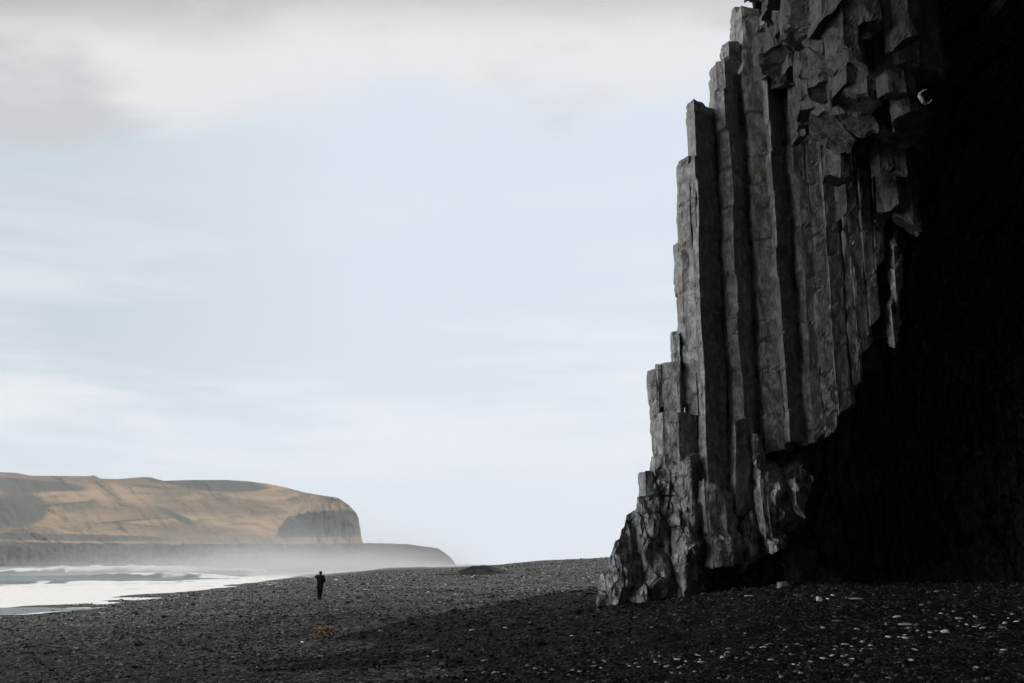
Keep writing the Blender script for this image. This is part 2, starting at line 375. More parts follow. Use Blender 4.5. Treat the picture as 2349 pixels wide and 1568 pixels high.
# ------------------------------------------------------------------ the basalt cliff
cbase = hit(1500, 1390)
cliff = empty('basalt_cliff', (0, 0, 0), label='towering dark cliff of hexagonal basalt columns over a black cave mouth', category='cliff')
def resample(poly, step):
    out = []; nrm = []; n = len(poly)
    for i in range(n):
        a, b = poly[i], poly[(i+1) % n]; L = np.linalg.norm(b-a); m = max(1, int(round(L/step)))
        e = (b-a)/max(L, 1e-6); nn = np.array([e[1], -e[0]])
        p0 = poly[i-1]; e0 = (a-p0)/max(np.linalg.norm(a-p0), 1e-6); n0 = np.array([e0[1], -e0[0]])
        for k_ in range(m):
            t = k_/m; p = a+(b-a)*t
            out.append(p); q_ = nn if k_ else (nn+n0)/max(np.linalg.norm(nn+n0), .3)*(.6); nrm.append(q_)
    return np.array(out), np.array(nrm)
PARTS = [0]
def prism(poly, zt, zb, st=(0, 0), sb=(0, 0), mat=None, amp=1.0, step=.085, seed=None, name='basalt_column', lean=(0, 0), taper=0.0):
    """one jointed column: poly counter-clockwise in plan, tilted or broken end planes, wavy jointed shaft"""
    PARTS[0] += 1; s = PARTS[0]*13 if seed is None else seed
    poly = np.array(poly, float)
    area = .5*np.sum(poly[:, 0]*np.roll(poly[:, 1], -1)-np.roll(poly[:, 0], -1)*poly[:, 1])
    if area < 0: poly = poly[::-1]
    cen = poly.mean(0); pts, nr = resample(poly, step); m = len(pts)
    nz_ = max(6, int((zt-zb)/.11)); t = np.linspace(0, 1, nz_)[:, None]
    dx, dy = (pts[:, 0]-cen[0])[None], (pts[:, 1]-cen[1])[None]
    ztp = zt + st[0]*dx + st[1]*dy + .05*fbm(pts[:, 0]*3, pts[:, 1]*3, 0, s, 2)[None]
    zbp = zb + sb[0]*dx + sb[1]*dy + .12*fbm(pts[:, 0]*2.5, pts[:, 1]*2.5, 5, s, 3)[None]
    Z = zbp + (ztp-zbp)*t
    # joints
    rg_ = np.random.default_rng(s); js = np.cumsum(rg_.uniform(.7, 2.6, 60)) + zb - 1
    tilt = rg_.uniform(-.25, .25, (60, 2)); off = rg_.normal(0, .03, (61, 2)); scl = 1+rg_.normal(0, .018, 61)
    zj = Z[..., None] - (js + tilt[:, 0]*dx[..., None]*1.0 + tilt[:, 1]*dy[..., None])
    seg = (zj > 0).sum(-1); near = np.abs(zj).min(-1)
    A = amp
    X = pts[:, 0][None]; Y = pts[:, 1][None]
    wav = .028*A
    X2 = cen[0] + dx*scl[seg]*(1-taper*(1-t)) + off[seg, 0]*A + wav*vnoise(Z/2.3, s, 0, s)*1.4 + lean[0]*(Z-zb)
    Y2 = cen[1] + dy*scl[seg]*(1-taper*(1-t)) + off[seg, 1]*A + wav*vnoise(Z/2.7, s, 9, s+1)*1.4 + lean[1]*(Z-zb)
    disp = .055*A*fbm(X*1.6+Z*.35, Y*1.6, Z*.8, s+2, 4) + .03*A*np.sign(fbm(X*2.2+Z*.9, Y*2.2, Z*1.5, s+3, 2))*sst(.1, .35, np.abs(fbm(X*2.2+Z*.9, Y*2.2, Z*1.5, s+3, 2)))
    disp = disp - .055*(near < .06)
    X2 = X2 + nr[:, 0][None]*disp; Y2 = Y2 + nr[:, 1][None]*disp
    V = np.stack([X2, Y2, Z], -1).reshape(-1, 3)
    Fq = grid_faces(nz_, m, wrap=True)
    extra = []; tris = []; quads = [Fq]
    for ring, top_ in ((np.arange(m)+(nz_-1)*m, True), (np.arange(m), False)):
        rv = V[ring]; c = rv.mean(0)
        b0 = len(V)+sum(len(e) for e in extra)
        c = c.copy(); z0_, sl_ = (zt, st) if top_ else (zb, sb)
        mid_ = c+(rv-c)*.72; mid_[:, 2] = z0_ + sl_[0]*(mid_[:, 0]-c[0]) + sl_[1]*(mid_[:, 1]-c[1]) + .07*fbm(mid_[:, 0]*1.6, mid_[:, 1]*1.6, 1, s+8, 2); c[2] = z0_
        extra.append(mid_); extra.append(c[None])
        i = np.arange(m); j = (i+1) % m
        if top_:
            quads.append(np.stack([ring[i], ring[j], b0+j, b0+i], -1)); tris.append(np.stack([b0+i, b0+j, np.full(m, b0+m)], -1))
        else:
            quads.append(np.stack([ring[j], ring[i], b0+i, b0+j], -1)); tris.append(np.stack([b0+j, b0+i, np.full(m, b0+m)], -1))
    V = np.concatenate([V]+extra)
    return mesh_obj(name, V, (np.concatenate(quads), np.concatenate(tris)), mat or M_COL, parent=cliff)
def col(front, ytop, ybot, yref=700, back=1.6, mat=None, st=(0, 0), sb=(0, 0), amp=1.0, **kw):
    """column from the front edges seen at image row yref: [(x, depth), ...] left to right"""
    fx = np.array([f[0] for f in front], float); fY = np.array([f[1] for f in front], float)
    X, Y, _ = P(fx, yref, fY)
    fr = np.stack([X, Y], -1)
    bl = fr[0]+np.array([.12*back+.02, back]); br = fr[-1]+np.array([.45*back*.6, back*.75])
    poly = [*fr, br, bl]
    ym = float(fY.mean()); xm = float(fx.mean())
    zt = float(P(xm, ytop, ym)[2]); zb = float(P(xm, ybot, ym)[2]) if ybot is not None else -.4
    return prism(poly, zt, zb, st, sb, mat, amp, **kw)

# --- tall curtain, left to right
col([(1592,38.55),(1608,38.0),(1655,39.2)], 238, 1115, st=(.12, 0))
col([(1566,38.9),(1592,38.45),(1594,38.5)], 362, 950, st=(.35, 0), back=1.0)
col([(1558,39.05),(1567,38.8),(1590,38.7)], 480, 930, back=.8, st=(.3, 0))
col([(1553,39.3),(1560,39.0),(1580,39.0)], 556, 920, back=.8, st=(.3, 0))
col([(1596,38.25),(1606,38.15),(1609,38.4)], 420, 1075, back=.6)
col([(1657,39.5),(1668,38.9),(1691,38.75),(1727,39.9)], 152, 1120, st=(-.1, 0), sb=(.2, 0))
col([(1683,39.5),(1701,39.1),(1738,39.7)], 101, 141, back=.9, st=(.15, 0))
col([(1722,40.3),(1740,39.3),(1783,39.45),(1800,40)], 28, 1035, sb=(.1, 0))
col([(1712,40.6),(1722,40.2),(1742,40.2)], 20, 400, back=.8)
col([(1781,39.5),(1793,38.5),(1829,39.6)], 40, 1012)
col([(1822,39.8),(1834,39.15),(1848,39.1),(1872,39.3)], 120, 1008, sb=(.5, 0))
col([(1868,39.8),(1872,39.2),(1903,39.3)], 150, 985, sb=(.8, 0))
col([(1902,39.7),(1908,38.85),(1938,39.2),(1944,39.6)], 150, 935, sb=(.6, 0))
col([(1939,39.9),(1944,39.05),(1962,39.2)], 150, 880, sb=(.7, 0))
col([(1958,39.8),(1963,38.95),(1990,39.2),(1996,39.7)], 150, 800, sb=(.8, 0))
col([(1988,39.7),(1996,39.05),(2018,39.25)], 150, 730, sb=(1.0, 0))
col([(2014,39.8),(2020,39.1),(2040,39.4)], 150, 600, sb=(1.2, 0))
col([(2038,39.9),(2044,39.3),(2058,39.7)], 150, 500, sb=(1.0, 0))
for a_, t_, b_ in ((2054, 545, 620), (2050, 600, 690), (2040, 680, 772)):
    col([(a_-6,39.8),(a_+2,39.1),(a_+16,39.9)], t_, b_, back=.8, sb=(1.6, 0), st=(1.5, 0), amp=2.2, taper=.45)
# --- lower steps on the left
Y1 = 1000
col([(1541,39.2),(1546,38.9),(1562,38.75)], 760, 960, yref=850, back=.8)
col([(1491,39.3),(1497,39.0),(1510,38.9)], 850, 1110, yref=Y1, back=.8)
col([(1506,39.1),(1511,38.75),(1521,38.8)], 836, 935, yref=900, back=.7)
col([(1518,38.95),(1523,38.7),(1560,38.5)], 832, 985, yref=900, back=.9)
col([(1508,38.9),(1520,38.4),(1558,38.25),(1600,38.95)], 948, 1125, yref=Y1, back=.7)
col([(1500,38.9),(1506,38.5),(1530,38.35),(1545,38.6)], 1045, 1190, yref=1100, back=.7, amp=1.3)
col([(1467,38.8),(1482,38.3),(1500,38.4)], 1083, 1150, yref=1110, back=.7)
col([(1552,38.1),(1572,37.75),(1592,37.7),(1602,38.6)], 1050, 1330, yref=1150, back=.9, amp=1.6, st=(.6, 0))
col([(1604,38.9),(1617,38.4),(1632,38.9)], 1040, 1180, yref=1100, back=.9, amp=1.8)
col([(1677,38.9),(1686,38.1),(1727,39.0)], 960, 1180, yref=1080, back=.9, amp=1.4, st=(.5, 0))
col([(1727,39.4),(1737,38.5),(1752,38.9)], 1000, 1160, yref=1080, back=.9, amp=1.6, sb=(.4, 0))
col([(1826,37.5),(1834,36.8),(1850,37.3)], 1100, 1168, yref=1130, back=.8, amp=1.8, sb=(-.6, 0), taper=.3)

col([(1498,39.9),(1530,39.6),(1562,39.7)], 858, 1200, yref=1000, back=.8)
col([(1740,38.0),(1752,37.1),(1772,37.2),(1784,38.0)], 1085, 1260, yref=1150, back=1.0, amp=2.2, sb=(.3, 0), st=(-1.2, 0), mat=M_BASE, taper=.1)
col([(1606,38.0),(1620,37.3),(1668,37.6),(1688,38.3)], 1118, 1300, yref=1200, back=1.2, amp=1.8, st=(-.4, 0), mat=M_BASE)
# --- sea-worn rubble foot
def rock_sheet(name, ux, uy, dfun, xl=None, xr=None, mat=None, ca=.55, cb=1.5, fh=.42, ft=.35, s=0, backs=(1.03, 1.15), fine=.06):
    U, Vv = np.meshgrid(ux, uy, indexing='ij')
    if xl is not None:
        a, b_ = xl(Vv), xr(Vv); X_ = a+(b_-a)*U
    else: X_ = U
    D = dfun(X_, Vv)
    x0, y0, z0 = P(X_, Vv, D)
    h, g1, g2, oa, ob, ed_ = facets(x0, z0, ca, cb, s)
    D = D - fh*(h-.5) - ft*(g1*oa*ca*2.0 + g2*ob*cb*.8) + .07*(1-sst(0, .12, ed_)) 
    D = D - fine*2*fbm(x0*1.4, z0*.9, 0, s+9, 4) - fine*fbm(x0*5, z0*3, 0, s+19, 3)
    h2, _, _, oa2, ob2, e2 = facets(x0, z0, ca*.42, cb*.4, s+33)
    D = D - .3*fh*(h2-.5) - .2*ft*oa2*ca
    x0, y0, z0 = P(X_, Vv, D)
    return X_, Vv, x0, y0, z0
sil = [(980,1560),(1050,1530),(1082,1500),(1134,1500),(1139,1462),(1168,1459),(1174,1449),(1182,1437),(1208,1432),(1214,1426),(1236,1421),(1241,1411),(1262,1405),(1285,1396),(1312,1388),(1318,1377),(1342,1371),(1368,1370),(1396,1365),(1440,1362)]
def dfoot(x, y):
    x = x+9*fbm(x/30, y/40, 0, 61, 3); y = y+14*fbm(x/30, y/45, 0, 62, 3)
    D = 38.25 - .9*sst(1080, 1400, y)*(1-sst(1560, 1640, x)) + 1.6*sst(1596, 1640, x)
    for (cx, cy, rx, ry, a) in ((1657,1175,42,85,1.7),(1655,1265,55,50,1.3),(1722,1230,30,95,1.2),(1790,1170,52,85,1.9),(1775,1110,40,50,1.1),(1712,1290,36,50,.9),(1578,1260,30,110,.6),(1480,1200,30,50,.35),(1520,1330,26,80,.45),(1430,1330,26,60,.35)):
        q = np.abs((x-cx)/rx)**1.3+np.abs((y-cy)/ry)**1.6+.25*(x-cx)/rx
        D = D - a*np.clip(1.15-q, 0, 1)**.75
    D = D + 2.2*(1-sst(1000, 1085, y))
    D = D + 1.7*sst(1290, 1350, y)*sst(1600, 1650, x)
    D = D - .22*np.sin(x/13.0 + 2*vnoise(x/50, y/60, 0, 5))*sst(1150, 1250, y)
    return D
ux = np.linspace(0, 1, 250); uy = np.linspace(985, 1440, 260)
X_, Vv, x0, y0, z0 = rock_sheet('rubble', ux, uy, dfoot, xl=lambda y: np.interp(y, [a for a, _ in sil], [b for _, b in sil]), xr=lambda y: np.interp(y, [985, 1060, 1100, 1160, 1200, 1260, 1300, 1340, 1440], [1830, 1838, 1862, 1850, 1838, 1768, 1722, 1670, 1640])+7*fbm(y/13, 0, 0, 88, 3), s=300, ca=.5, cb=1.2, fh=.34, ft=.4)
# wrap the seaward side back into the cliff
wx, wy, wz = [], [], []
for f in (1.16, 1.09, 1.04, 1.015, 1.004):
    jit = .12*fbm(z0[:1]*1.5, f*30, 0, 77, 3)
    wx.append((x0[:1]+.15*(f-1)*40+jit*0)*f); wy.append(y0[:1]*f); wz.append(z0[:1])
rt = (1.01, 1.03, 1.07, 1.12)
x0 = np.concatenate(wx+[x0]+[x0[-1:]*(f-.3*(f-1)) for f in rt]); y0 = np.concatenate(wy+[y0]+[y0[-1:]*f for f in rt]); z0 = np.concatenate(wz+[z0]+[z0[-1:]]*4)
mesh_obj('rock_foot', np.stack([x0, y0, z0], -1), grid_faces(*x0.shape), M_BASE, parent=cliff, label='rough sea-worn rock at the foot of the columns')

# --- hanging broken columns of the overhang
rh = np.random.default_rng(21)
ybase = [(1718,30),(1745,70),(1790,180),(1830,255),(1870,320),(1910,410),(1950,460),(2000,455),(2040,440),(2075,500),(2100,420),(2160,300)]
def hexa(cx, cy, r, a0, rg_):
    an = a0+np.arange(6)*math.pi/3+rg_.uniform(-.16, .16, 6); rad = r*rg_.uniform(.88, 1.12, 6)
    return np.stack([cx+rad*np.cos(an), cy+rad*np.sin(an)], -1)
cnt = 0
for row in range(7):
    xs = np.arange(1742 + (row % 2)*16 , 2135, 34)
    for x in xs:
        yb = float(interp(ybase, x)) - row*62 + rh.uniform(-50, 50)
        Y = 38.3 - row*1.45 - .5*sst(1740, 1900, x) + rh.uniform(-.25, .25)
        if (x < 1775 and row == 0) or rh.random() < .3: continue
        X, _, zb = P(x, yb, Y)
        ex, _, _ = P(x-24, yb, Y)
        # never poke past the skyline on the left
        if float(X)-.5 < float(P(1716, 60, Y)[0]) : continue
        r = rh.uniform(.42, .85); sl = rh.uniform(.1, 1.1); an = rh.uniform(0, 6.28)
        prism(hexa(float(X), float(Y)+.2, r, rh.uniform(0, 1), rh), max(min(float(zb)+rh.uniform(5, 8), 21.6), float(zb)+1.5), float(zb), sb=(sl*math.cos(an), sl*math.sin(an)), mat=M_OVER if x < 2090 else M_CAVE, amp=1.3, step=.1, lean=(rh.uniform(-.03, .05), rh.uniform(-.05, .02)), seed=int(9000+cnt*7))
        cnt += 1
for x, yt, yb, Y in ((1862,600,1000,40.6),(1905,600,985,41.2),(1950,560,905,41.0),(1985,520,850,41.4),(2022,520,800,41.2),(1925,600,1060,42.4)):
    X, _, zb = P(x, yb, Y); zt = float(P(x, yt, Y)[2]); cnt += 1
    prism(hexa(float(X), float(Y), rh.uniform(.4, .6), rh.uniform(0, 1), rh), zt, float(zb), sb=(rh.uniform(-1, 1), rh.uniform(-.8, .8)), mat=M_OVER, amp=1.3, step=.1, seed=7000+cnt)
for x, yt, Y in ((1850,1230,40.6),(1815,1180,40.2),(1890,1300,41.2)):
    X, _, zt = P(x, yt, Y); cnt += 1
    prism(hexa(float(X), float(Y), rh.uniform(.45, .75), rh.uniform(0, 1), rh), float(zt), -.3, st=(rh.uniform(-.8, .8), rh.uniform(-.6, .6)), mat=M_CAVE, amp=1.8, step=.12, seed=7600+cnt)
print('columns', PARTS[0], 'hanging', cnt)

# --- cave and body of the cliff
def dshell(x, y):
    D = 40.6 + 8.5*sst(1840, 2150, x)*sst(250, 700, y)
    D = D - (8.0*sst(1790, 1950, x)+3.0*sst(1850, 2300, x))*sst(380, -80, y) 
    D = D - 9*sst(2400, 3100, x) + 0*y
    D = D - 1.0*sst(1250, 1400, y)*sst(1900, 2100, x)
    return D
sst_ = sst
def sst(a, b, x):
    if a > b: return 1-sst_(b, a, x)
    return sst_(a, b, x)
ux = np.concatenate([np.linspace(1722, 2400, 300), np.linspace(2410, 3000, 60)]); uy = np.linspace(-130, 1440, 330)
def xl_(y): return np.interp(y, [-260, 0, 120, 240, 380, 700, 1000, 1440], [1722, 1724, 1745, 1735, 1725, 1640, 1612, 1600])
X_, Vv, x0, y0, z0 = rock_sheet('shell', (ux-1722)/(3000-1722), uy, dshell, xl=xl_, xr=lambda y: 3000+0*y, s=400, ca=1.0, cb=2.6, fh=.8, ft=.5, fine=.09)
TOPZ = 30.0
# roof and back
parts = [(x0, y0, z0)]
rx, ry, rz = x0[:, :1], y0[:, :1], z0[:, :1]
tops = []
for f, zz_ in ((2.0, TOPZ-2), (1.8, TOPZ+.5), (1.5, TOPZ), (1.2, TOPZ-1), (1.08, TOPZ-1.5), (1.02, TOPZ-2.5)):
    tops.append((rx*f, ry*f, rz+(zz_-24.5)*sst(8, 16, rx)+.6*fbm(rx*f/3, ry*f/3, 0, 440, 2)))
x0 = np.concatenate([t_[0] for t_ in tops]+[x0], 1); y0 = np.concatenate([t_[1] for t_ in tops]+[y0], 1); z0 = np.concatenate([t_[2] for t_ in tops]+[z0], 1)
wx, wy, wz = [], [], []
for f in (2.0, 1.5, 1.2, 1.08, 1.02):
    wx.append(x0[:1]*f+.25*(f-1)*20); wy.append(np.maximum(y0[:1]*f, 0)); wz.append(z0[:1]+0*f)
x0 = np.concatenate(wx+[x0]); y0 = np.concatenate(wy+[y0]); z0 = np.concatenate(wz+[z0])
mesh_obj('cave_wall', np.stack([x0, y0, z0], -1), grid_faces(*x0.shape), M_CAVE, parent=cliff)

# --- cliff carried on unseen past the camera on the right, shaped to block light
path = np.array([(29, 46), (24, 36), (21.5, 27), (19.5, 18), (18.5, 8), (19, -4), (20, -18), (16, -32), (12, -50), (20, -80)], float)
s_ = np.concatenate([[0], np.cumsum(np.linalg.norm(np.diff(path, axis=0), axis=1))])
sa = np.linspace(0, s_[-1], 330); bx_ = np.interp(sa, s_, path[:, 0]); by_ = np.interp(sa, s_, path[:, 1])
zt_ = np.linspace(0, 1, 90)
S_, T_ = np.meshgrid(sa, zt_, indexing='ij')
HW = np.interp(sa, [0, 12, 40, 60, 140], [32, 40, 42, 38, 26])[:, None]
Z_ = -1+(HW+1)*T_
h, g1, g2, oa, ob, e_ = facets(S_, Z_, 1.1, 3.0, 510)
dd = .9*(h-.5)+.6*g1*oa+.3*fbm(S_/2, Z_/2, 0, 512, 3)
wx_ = bx_[:, None] - dd - 2.2*T_**2; wy_ = by_[:, None] + 0*dd
cols_ = [np.stack([wx_, wy_, Z_], -1)]
for dx_, dz_ in ((6, 1.0), (30, 1.5), (70, 1.0), (70, -40)):
    cols_.append(np.stack([wx_[:, -1:]+dx_, wy_[:, -1:], np.maximum(Z_[:, -1:]+dz_, -2)], -1))
wv = np.concatenate(cols_, 1)
mesh_obj('unseen_side_wall', wv, grid_faces(wv.shape[0], wv.shape[1]), M_CAVE, parent=cliff)

# --- weathered ring-shaped hollow in the rock high on the cave wall
def tube(path_, rad, ns=8, closed=False):
    p = np.array(path_, float); n = len(p); V = []
    for i in range(n):
        a = p[(i-1) % n if closed else max(i-1, 0)]; b_ = p[(i+1) % n if closed else min(i+1, n-1)]
        t_ = (b_-a)/np.linalg.norm(b_-a); up = np.array([0, 1, 0.]) if abs(t_[1]) < .9 else np.array([1, 0, 0.])
        u_ = np.cross(t_, up); u_ /= np.linalg.norm(u_); w_ = np.cross(t_, u_)
        r_ = rad[i] if hasattr(rad, '__len__') else rad
        for k_ in range(ns):
            q_ = 2*math.pi*k_/ns; V.append(p[i]+r_*(math.cos(q_)*u_+math.sin(q_)*w_))
    f_ = grid_faces(n, ns, wrap=True)
    return np.array(V), f_
c0 = np.array([float(v) for v in P(2124, 222, 29.3)])
an = np.linspace(.42*math.pi, 1.8*math.pi, 26)
tp = [c0+np.array([.19*math.cos(q_), .05*math.sin(3*q_), .22*math.sin(q_)]) for q_ in an]
V, f_ = tube(tp, [.02+.045*math.sin(math.pi*i/25)**2+.012*math.sin(i*2.1) for i in range(26)], 9)
mesh_obj('rock_ring', V, f_, M_COL, parent=cliff, smooth=True, label='thin curled rim of rock catching light high in the dark overhang')

# ------------------------------------------------------------------ stones
def stone_mesh(name, seed, mat, sub=2, flat=.55, amp=.2, el=1.4):
    v, f = ico(sub); n = fbm(v[:, 0]*1.3, v[:, 1]*1.3, v[:, 2]*1.3, seed, 3)
    v = v*(1+amp*n)[:, None]*np.array([el, 1, flat])
    o = mesh_obj(name, v, (None, f), mat, smooth=True); return o
protos = [stone_mesh('pale_pebble', 600+i, M_PALE if i % 3 else M_PALE2, el=1.2+.25*i, flat=.45+.08*(i % 3)) for i in range(5)]
def cr7(cx, cy): return ((2400+cx*.613)/1.6347, (2000+cy*.613)/1.6347)
def cr2(cx, cy): return ((900+cx*.596)/1.6347, (1900+cy*.596)/1.6347)
spots = [cr7(*p)+(s,) for p, s in (((565,400),.8),((1180,380),1),((1150,402),.8),((1270,395),.7),((1730,440),1),((1735,472),1),((1840,490),.8),((1570,512),1.1),((1690,558),.8),((1955,522),1.1),((885,590),.8),((1120,578),.8),((1330,588),.8),((240,825),1),((155,818),.9),((200,855),.9),((250,858),.7),((450,728),.8),((690,700),.8),((790,680),.8),((875,720),.8),((1065,712),.9),((1125,766),.9),((1050,786),.8),((1245,755),.8),((1265,805),1),((1520,635),1),((1630,640),1),((1690,715),1),((1657,775),.8),((2280,495),1.2),((2230,550),1.1),((2100,580),1),((2215,578),1),((865,880),1),((540,887),.8),((985,855),.8),((2050,822),.8),((1820,355),1),((1930,378),.7),((75,575),.8),((1525,890),.9),((1700,600),.9),((1545,645),.7),((1590,635),.7),((1860,468),.7),((2000,560),.8),((2300,540),.8),((2160,500),.7))]
spots += [cr2(*p)+(s,) for p, s in (((1670,763),.8),((1820,730),.8),((2085,815),.9),((1230,910),1),((1180,943),.8),((1535,970),.9),((1810,1000),.9),((1600,1045),.9),((390,853),.8),((1380,900),.7),((1440,900),.6),((1880,1050),.7),((1860,1020),.7))]
rp = np.random.default_rng(5)
for _ in range(95):
    t_ = rp.random(); x = 1020+t_*1320; y = np.interp(x, [1020, 1500, 1900, 2349], [1560, 1524, 1492, 1415])+rp.normal(0, 15)
    if y < 1563: spots.append((x, y, rp.uniform(.45, .75)))
for _ in range(18):
    spots.append((rp.uniform(1500, 2340), rp.uniform(1400, 1555), rp.uniform(.4, .6)))
used = [False]*5
LB = 'small pale stone lying loose on the dark shaded gravel'
for i, (x, y, s) in enumerate(spots):
    kx = i % 5; o = protos[kx]
    if used[kx]: o = o.copy(); C.objects.link(o)
    used[kx] = True
    X, Y, Z = hit(x, y); sc = .050*s*(Y/20)**.5
    o.location = (X, Y, Z+sc*.05); o.scale = (sc, sc, sc); o.rotation_euler = (rp.uniform(-.3, .3), rp.uniform(-.3, .3), rp.uniform(0, 6.28))
    o['label'] = LB; o['category'] = 'stone'; o['group'] = 'small pale stones scattered on the dark gravel'
def special(name, x, y, size, label, seed, mat=M_PALE, flat=.4, el=1.6, rz=0.0, sink=.2, amp=.2):
    size *= .68 if name != 'shore_lump' else 1
    o = stone_mesh(name, seed, mat, flat=flat, el=el, amp=amp); X, Y, Z = hit(x, y)
    o.location = (X, Y, Z+size*sink); o.scale = (size,)*3; o.rotation_euler = (0, 0, rz); o['label'] = label; o['category'] = 'stone'; return o
x, y = cr7(665, 388); special('white_stone', x, y, .16, 'bright white flat stone at the dark foot of the cliff', 701, flat=.35)
x, y = cr7(1100, 413); o = special('curved_stone', x, y, .17, 'pale hooked stone just right of the blue-grey rock at the cave mouth', 702, flat=.9, el=1.1, amp=.45)
x, y = cr7(1325, 402); special('long_stone', x, y, .12, 'thin long pale stone pointing right below the cave wall', 703, flat=.3, el=2.6)
x, y = cr7(1210, 538); special('long_stone', x, y, .09, 'narrow pale stone lying alone on bare shaded gravel', 704, M_PALE2, .3, 2.8)
x, y = cr7(1625, 560); special('long_stone', x, y, .12, 'elongated white stone at the right of the stone band', 705, flat=.35, el=2.4)
x, y = cr7(1870, 605); special('angular_stone', x, y, .12, 'jagged bluish white stone in the band near the right edge', 706, flat=.6, el=1.3, amp=.4)
x, y = cr7(2225, 715); special('white_stone', x, y, .075, 'white stone lying alone near the bottom right corner', 707)
x, y = cr7(375, 790); special('white_stone', x, y, .085, 'oval white stone in the shaded gravel near the bottom edge', 708)
x, y = cr7(800, 775); special('white_stone', x, y, .07, 'small bright stone with a flat top, low in the middle of the shaded gravel', 709)
x, y = cr7(1255, 680); special('white_stone', x, y, .075, 'rounded white stone left of the double white stones', 710)
for j, (a, b_) in enumerate(((1360, 665), (1410, 688))):
    x, y = cr7(a, b_); o = special('paired_stone', x, y, .07, ('upper left of two touching white stones in the stone band', 'lower right of two touching white stones in the stone band')[j], 711+j, flat=.6, el=1.2)
x, y = cr7(545, 708); special('pale_rock', x, y, .085, 'grey oval stone above the white stones near the bottom', 713, M_PALE2)
x, y = cr2(1460, 780); special('white_stone', x, y, .10, 'lone white stone in the shade between the person and the cliff', 714, flat=.5, el=1.3)
x, y = cr7(870, 330); special('blue_grey_rock', x, y, .24, 'blue-grey wedge-shaped rock, largest loose rock at the foot of the cave wall', 715, M_PALE2, flat=.8, el=1.5, sink=.35, rz=.4, amp=.45)
x, y = 1038, 1402; special('dark_rock', x, y, .20, 'small black rock on the edge of the cliff shadow', 716, M_PEB, flat=.6, el=1.3, sink=.4)
# two pale lumps by the water's edge
for j, (x, y) in enumerate(((378, 1352), (390, 1351))):
    special('shore_lump', x, y, .17, ('left of two pale lumps beside the surf', 'right of two pale lumps beside the surf')[j], 720+j, flat=.8, el=1.1)
# rust-coloured weed
mw = plain('dried_seaweed', rgb(.07, .045, .018), rgb(.16, .085, .03), 6, .6)
X, Y, Z = hit(747, 1462); V_all, F_all = [], []; nb = 0; rw = np.random.default_rng(3)
ends = [np.array([0, 0, .03])]
for _ in range(46):
    a = rw.uniform(0, 6.28); c_ = ends[rw.integers(len(ends))]*.9; L_ = rw.uniform(.15, .4)
    pts_ = [c_+np.array([math.cos(a+.5*q_)*L_*q_, math.sin(a+.5*q_)*L_*q_, .05*math.sin(q_*3.1)+.02]) for q_ in np.linspace(0, 1, 6)]
    ends.append(pts_[3]); v, f = tube(pts_, .022, 5); V_all.append(v); F_all.append(f+nb); nb += len(v)
o = mesh_obj('seaweed', np.concatenate(V_all), np.concatenate(F_all), mw, label='rust-brown clump of dried seaweed on the gravel below the person', category='seaweed')
o.location = (X, Y, Z)
# far mound
mm = gravel_mat('mound_gravel', .7)
X, Y, Z = hit(1107, 1316)
g = np.linspace(-1, 1, 90); A_, B_ = np.meshgrid(g, g, indexing='ij'); rad_ = np.hypot(A_, B_)
hgt = 1.5*np.clip(1-rad_*3.6, 0, 1)**.9 + .42*np.clip(1-rad_, 0, 1)**.7*(.7+.5*fbm(A_*4, B_*4, 0, 805, 3)) + .25*fbm(A_*9, B_*9, 0, 801, 3)*np.clip(1-rad_, 0, 1)
hgt = hgt-.25
XX, YY = A_*14.5, B_*7
mo = mesh_obj('gravel_mound', np.stack([XX, YY, hgt+ground(X+XX, Y+YY)-Z], -1), grid_faces(90, 90), rock_mat('mound_rock', rgb(.006, .006, .006), rgb(.018, .018, .018), tan=0, spec=.1), label='low dark pointed mound rising from the far black beach', category='mound')
mo.location = (X, Y, Z)

# ------------------------------------------------------------------ the person
X, Y, Z = hit(733, 1377)
print('person at', X, Y, Z)
PS = 1.06
person = empty('person', (X, Y, Z), label='person in dark clothes walking away on the black beach with one elbow raised', category='person')
person.scale = (PS, PS, PS)
def skin(name, verts, edges, radii, mat, parent, root=0, sub=2):
    me = bpy.data.meshes.new(name); me.from_pydata(verts, edges, []); me.materials.append(mat)
    o = bpy.data.objects.new(name, me); C.objects.link(o); o.parent = parent
    sm = o.modifiers.new('skin', 'SKIN'); sm.use_smooth_shade = True
    for i, r_ in enumerate(radii):
        r_ = r_ if isinstance(r_, tuple) else (r_, r_); me.skin_vertices[0].data[i].radius = r_; me.skin_vertices[0].data[i].use_root = (i == root)
    ss_ = o.modifiers.new('smooth', 'SUBSURF'); ss_.levels = sub; ss_.render_levels = sub
    return o
M_SKIN = plain('skin', rgb(.35, .2, .14), rgb(.4, .24, .17), 8); M_JKT = plain('black_jacket', rgb(.004, .004, .0045), rgb(.007, .007, .008), 5, .8, spec=.08)
M_TRS = plain('black_trousers', rgb(.0035, .0035, .0035), rgb(.006, .006, .006), 5, .85, spec=.08); M_HAIR = plain('dark_hair', rgb(.008, .006, .005), rgb(.016, .012, .01), 20, .6); M_BOOT = plain('boots', rgb(.008, .008, .008), rgb(.014, .013, .012), 6, .6)
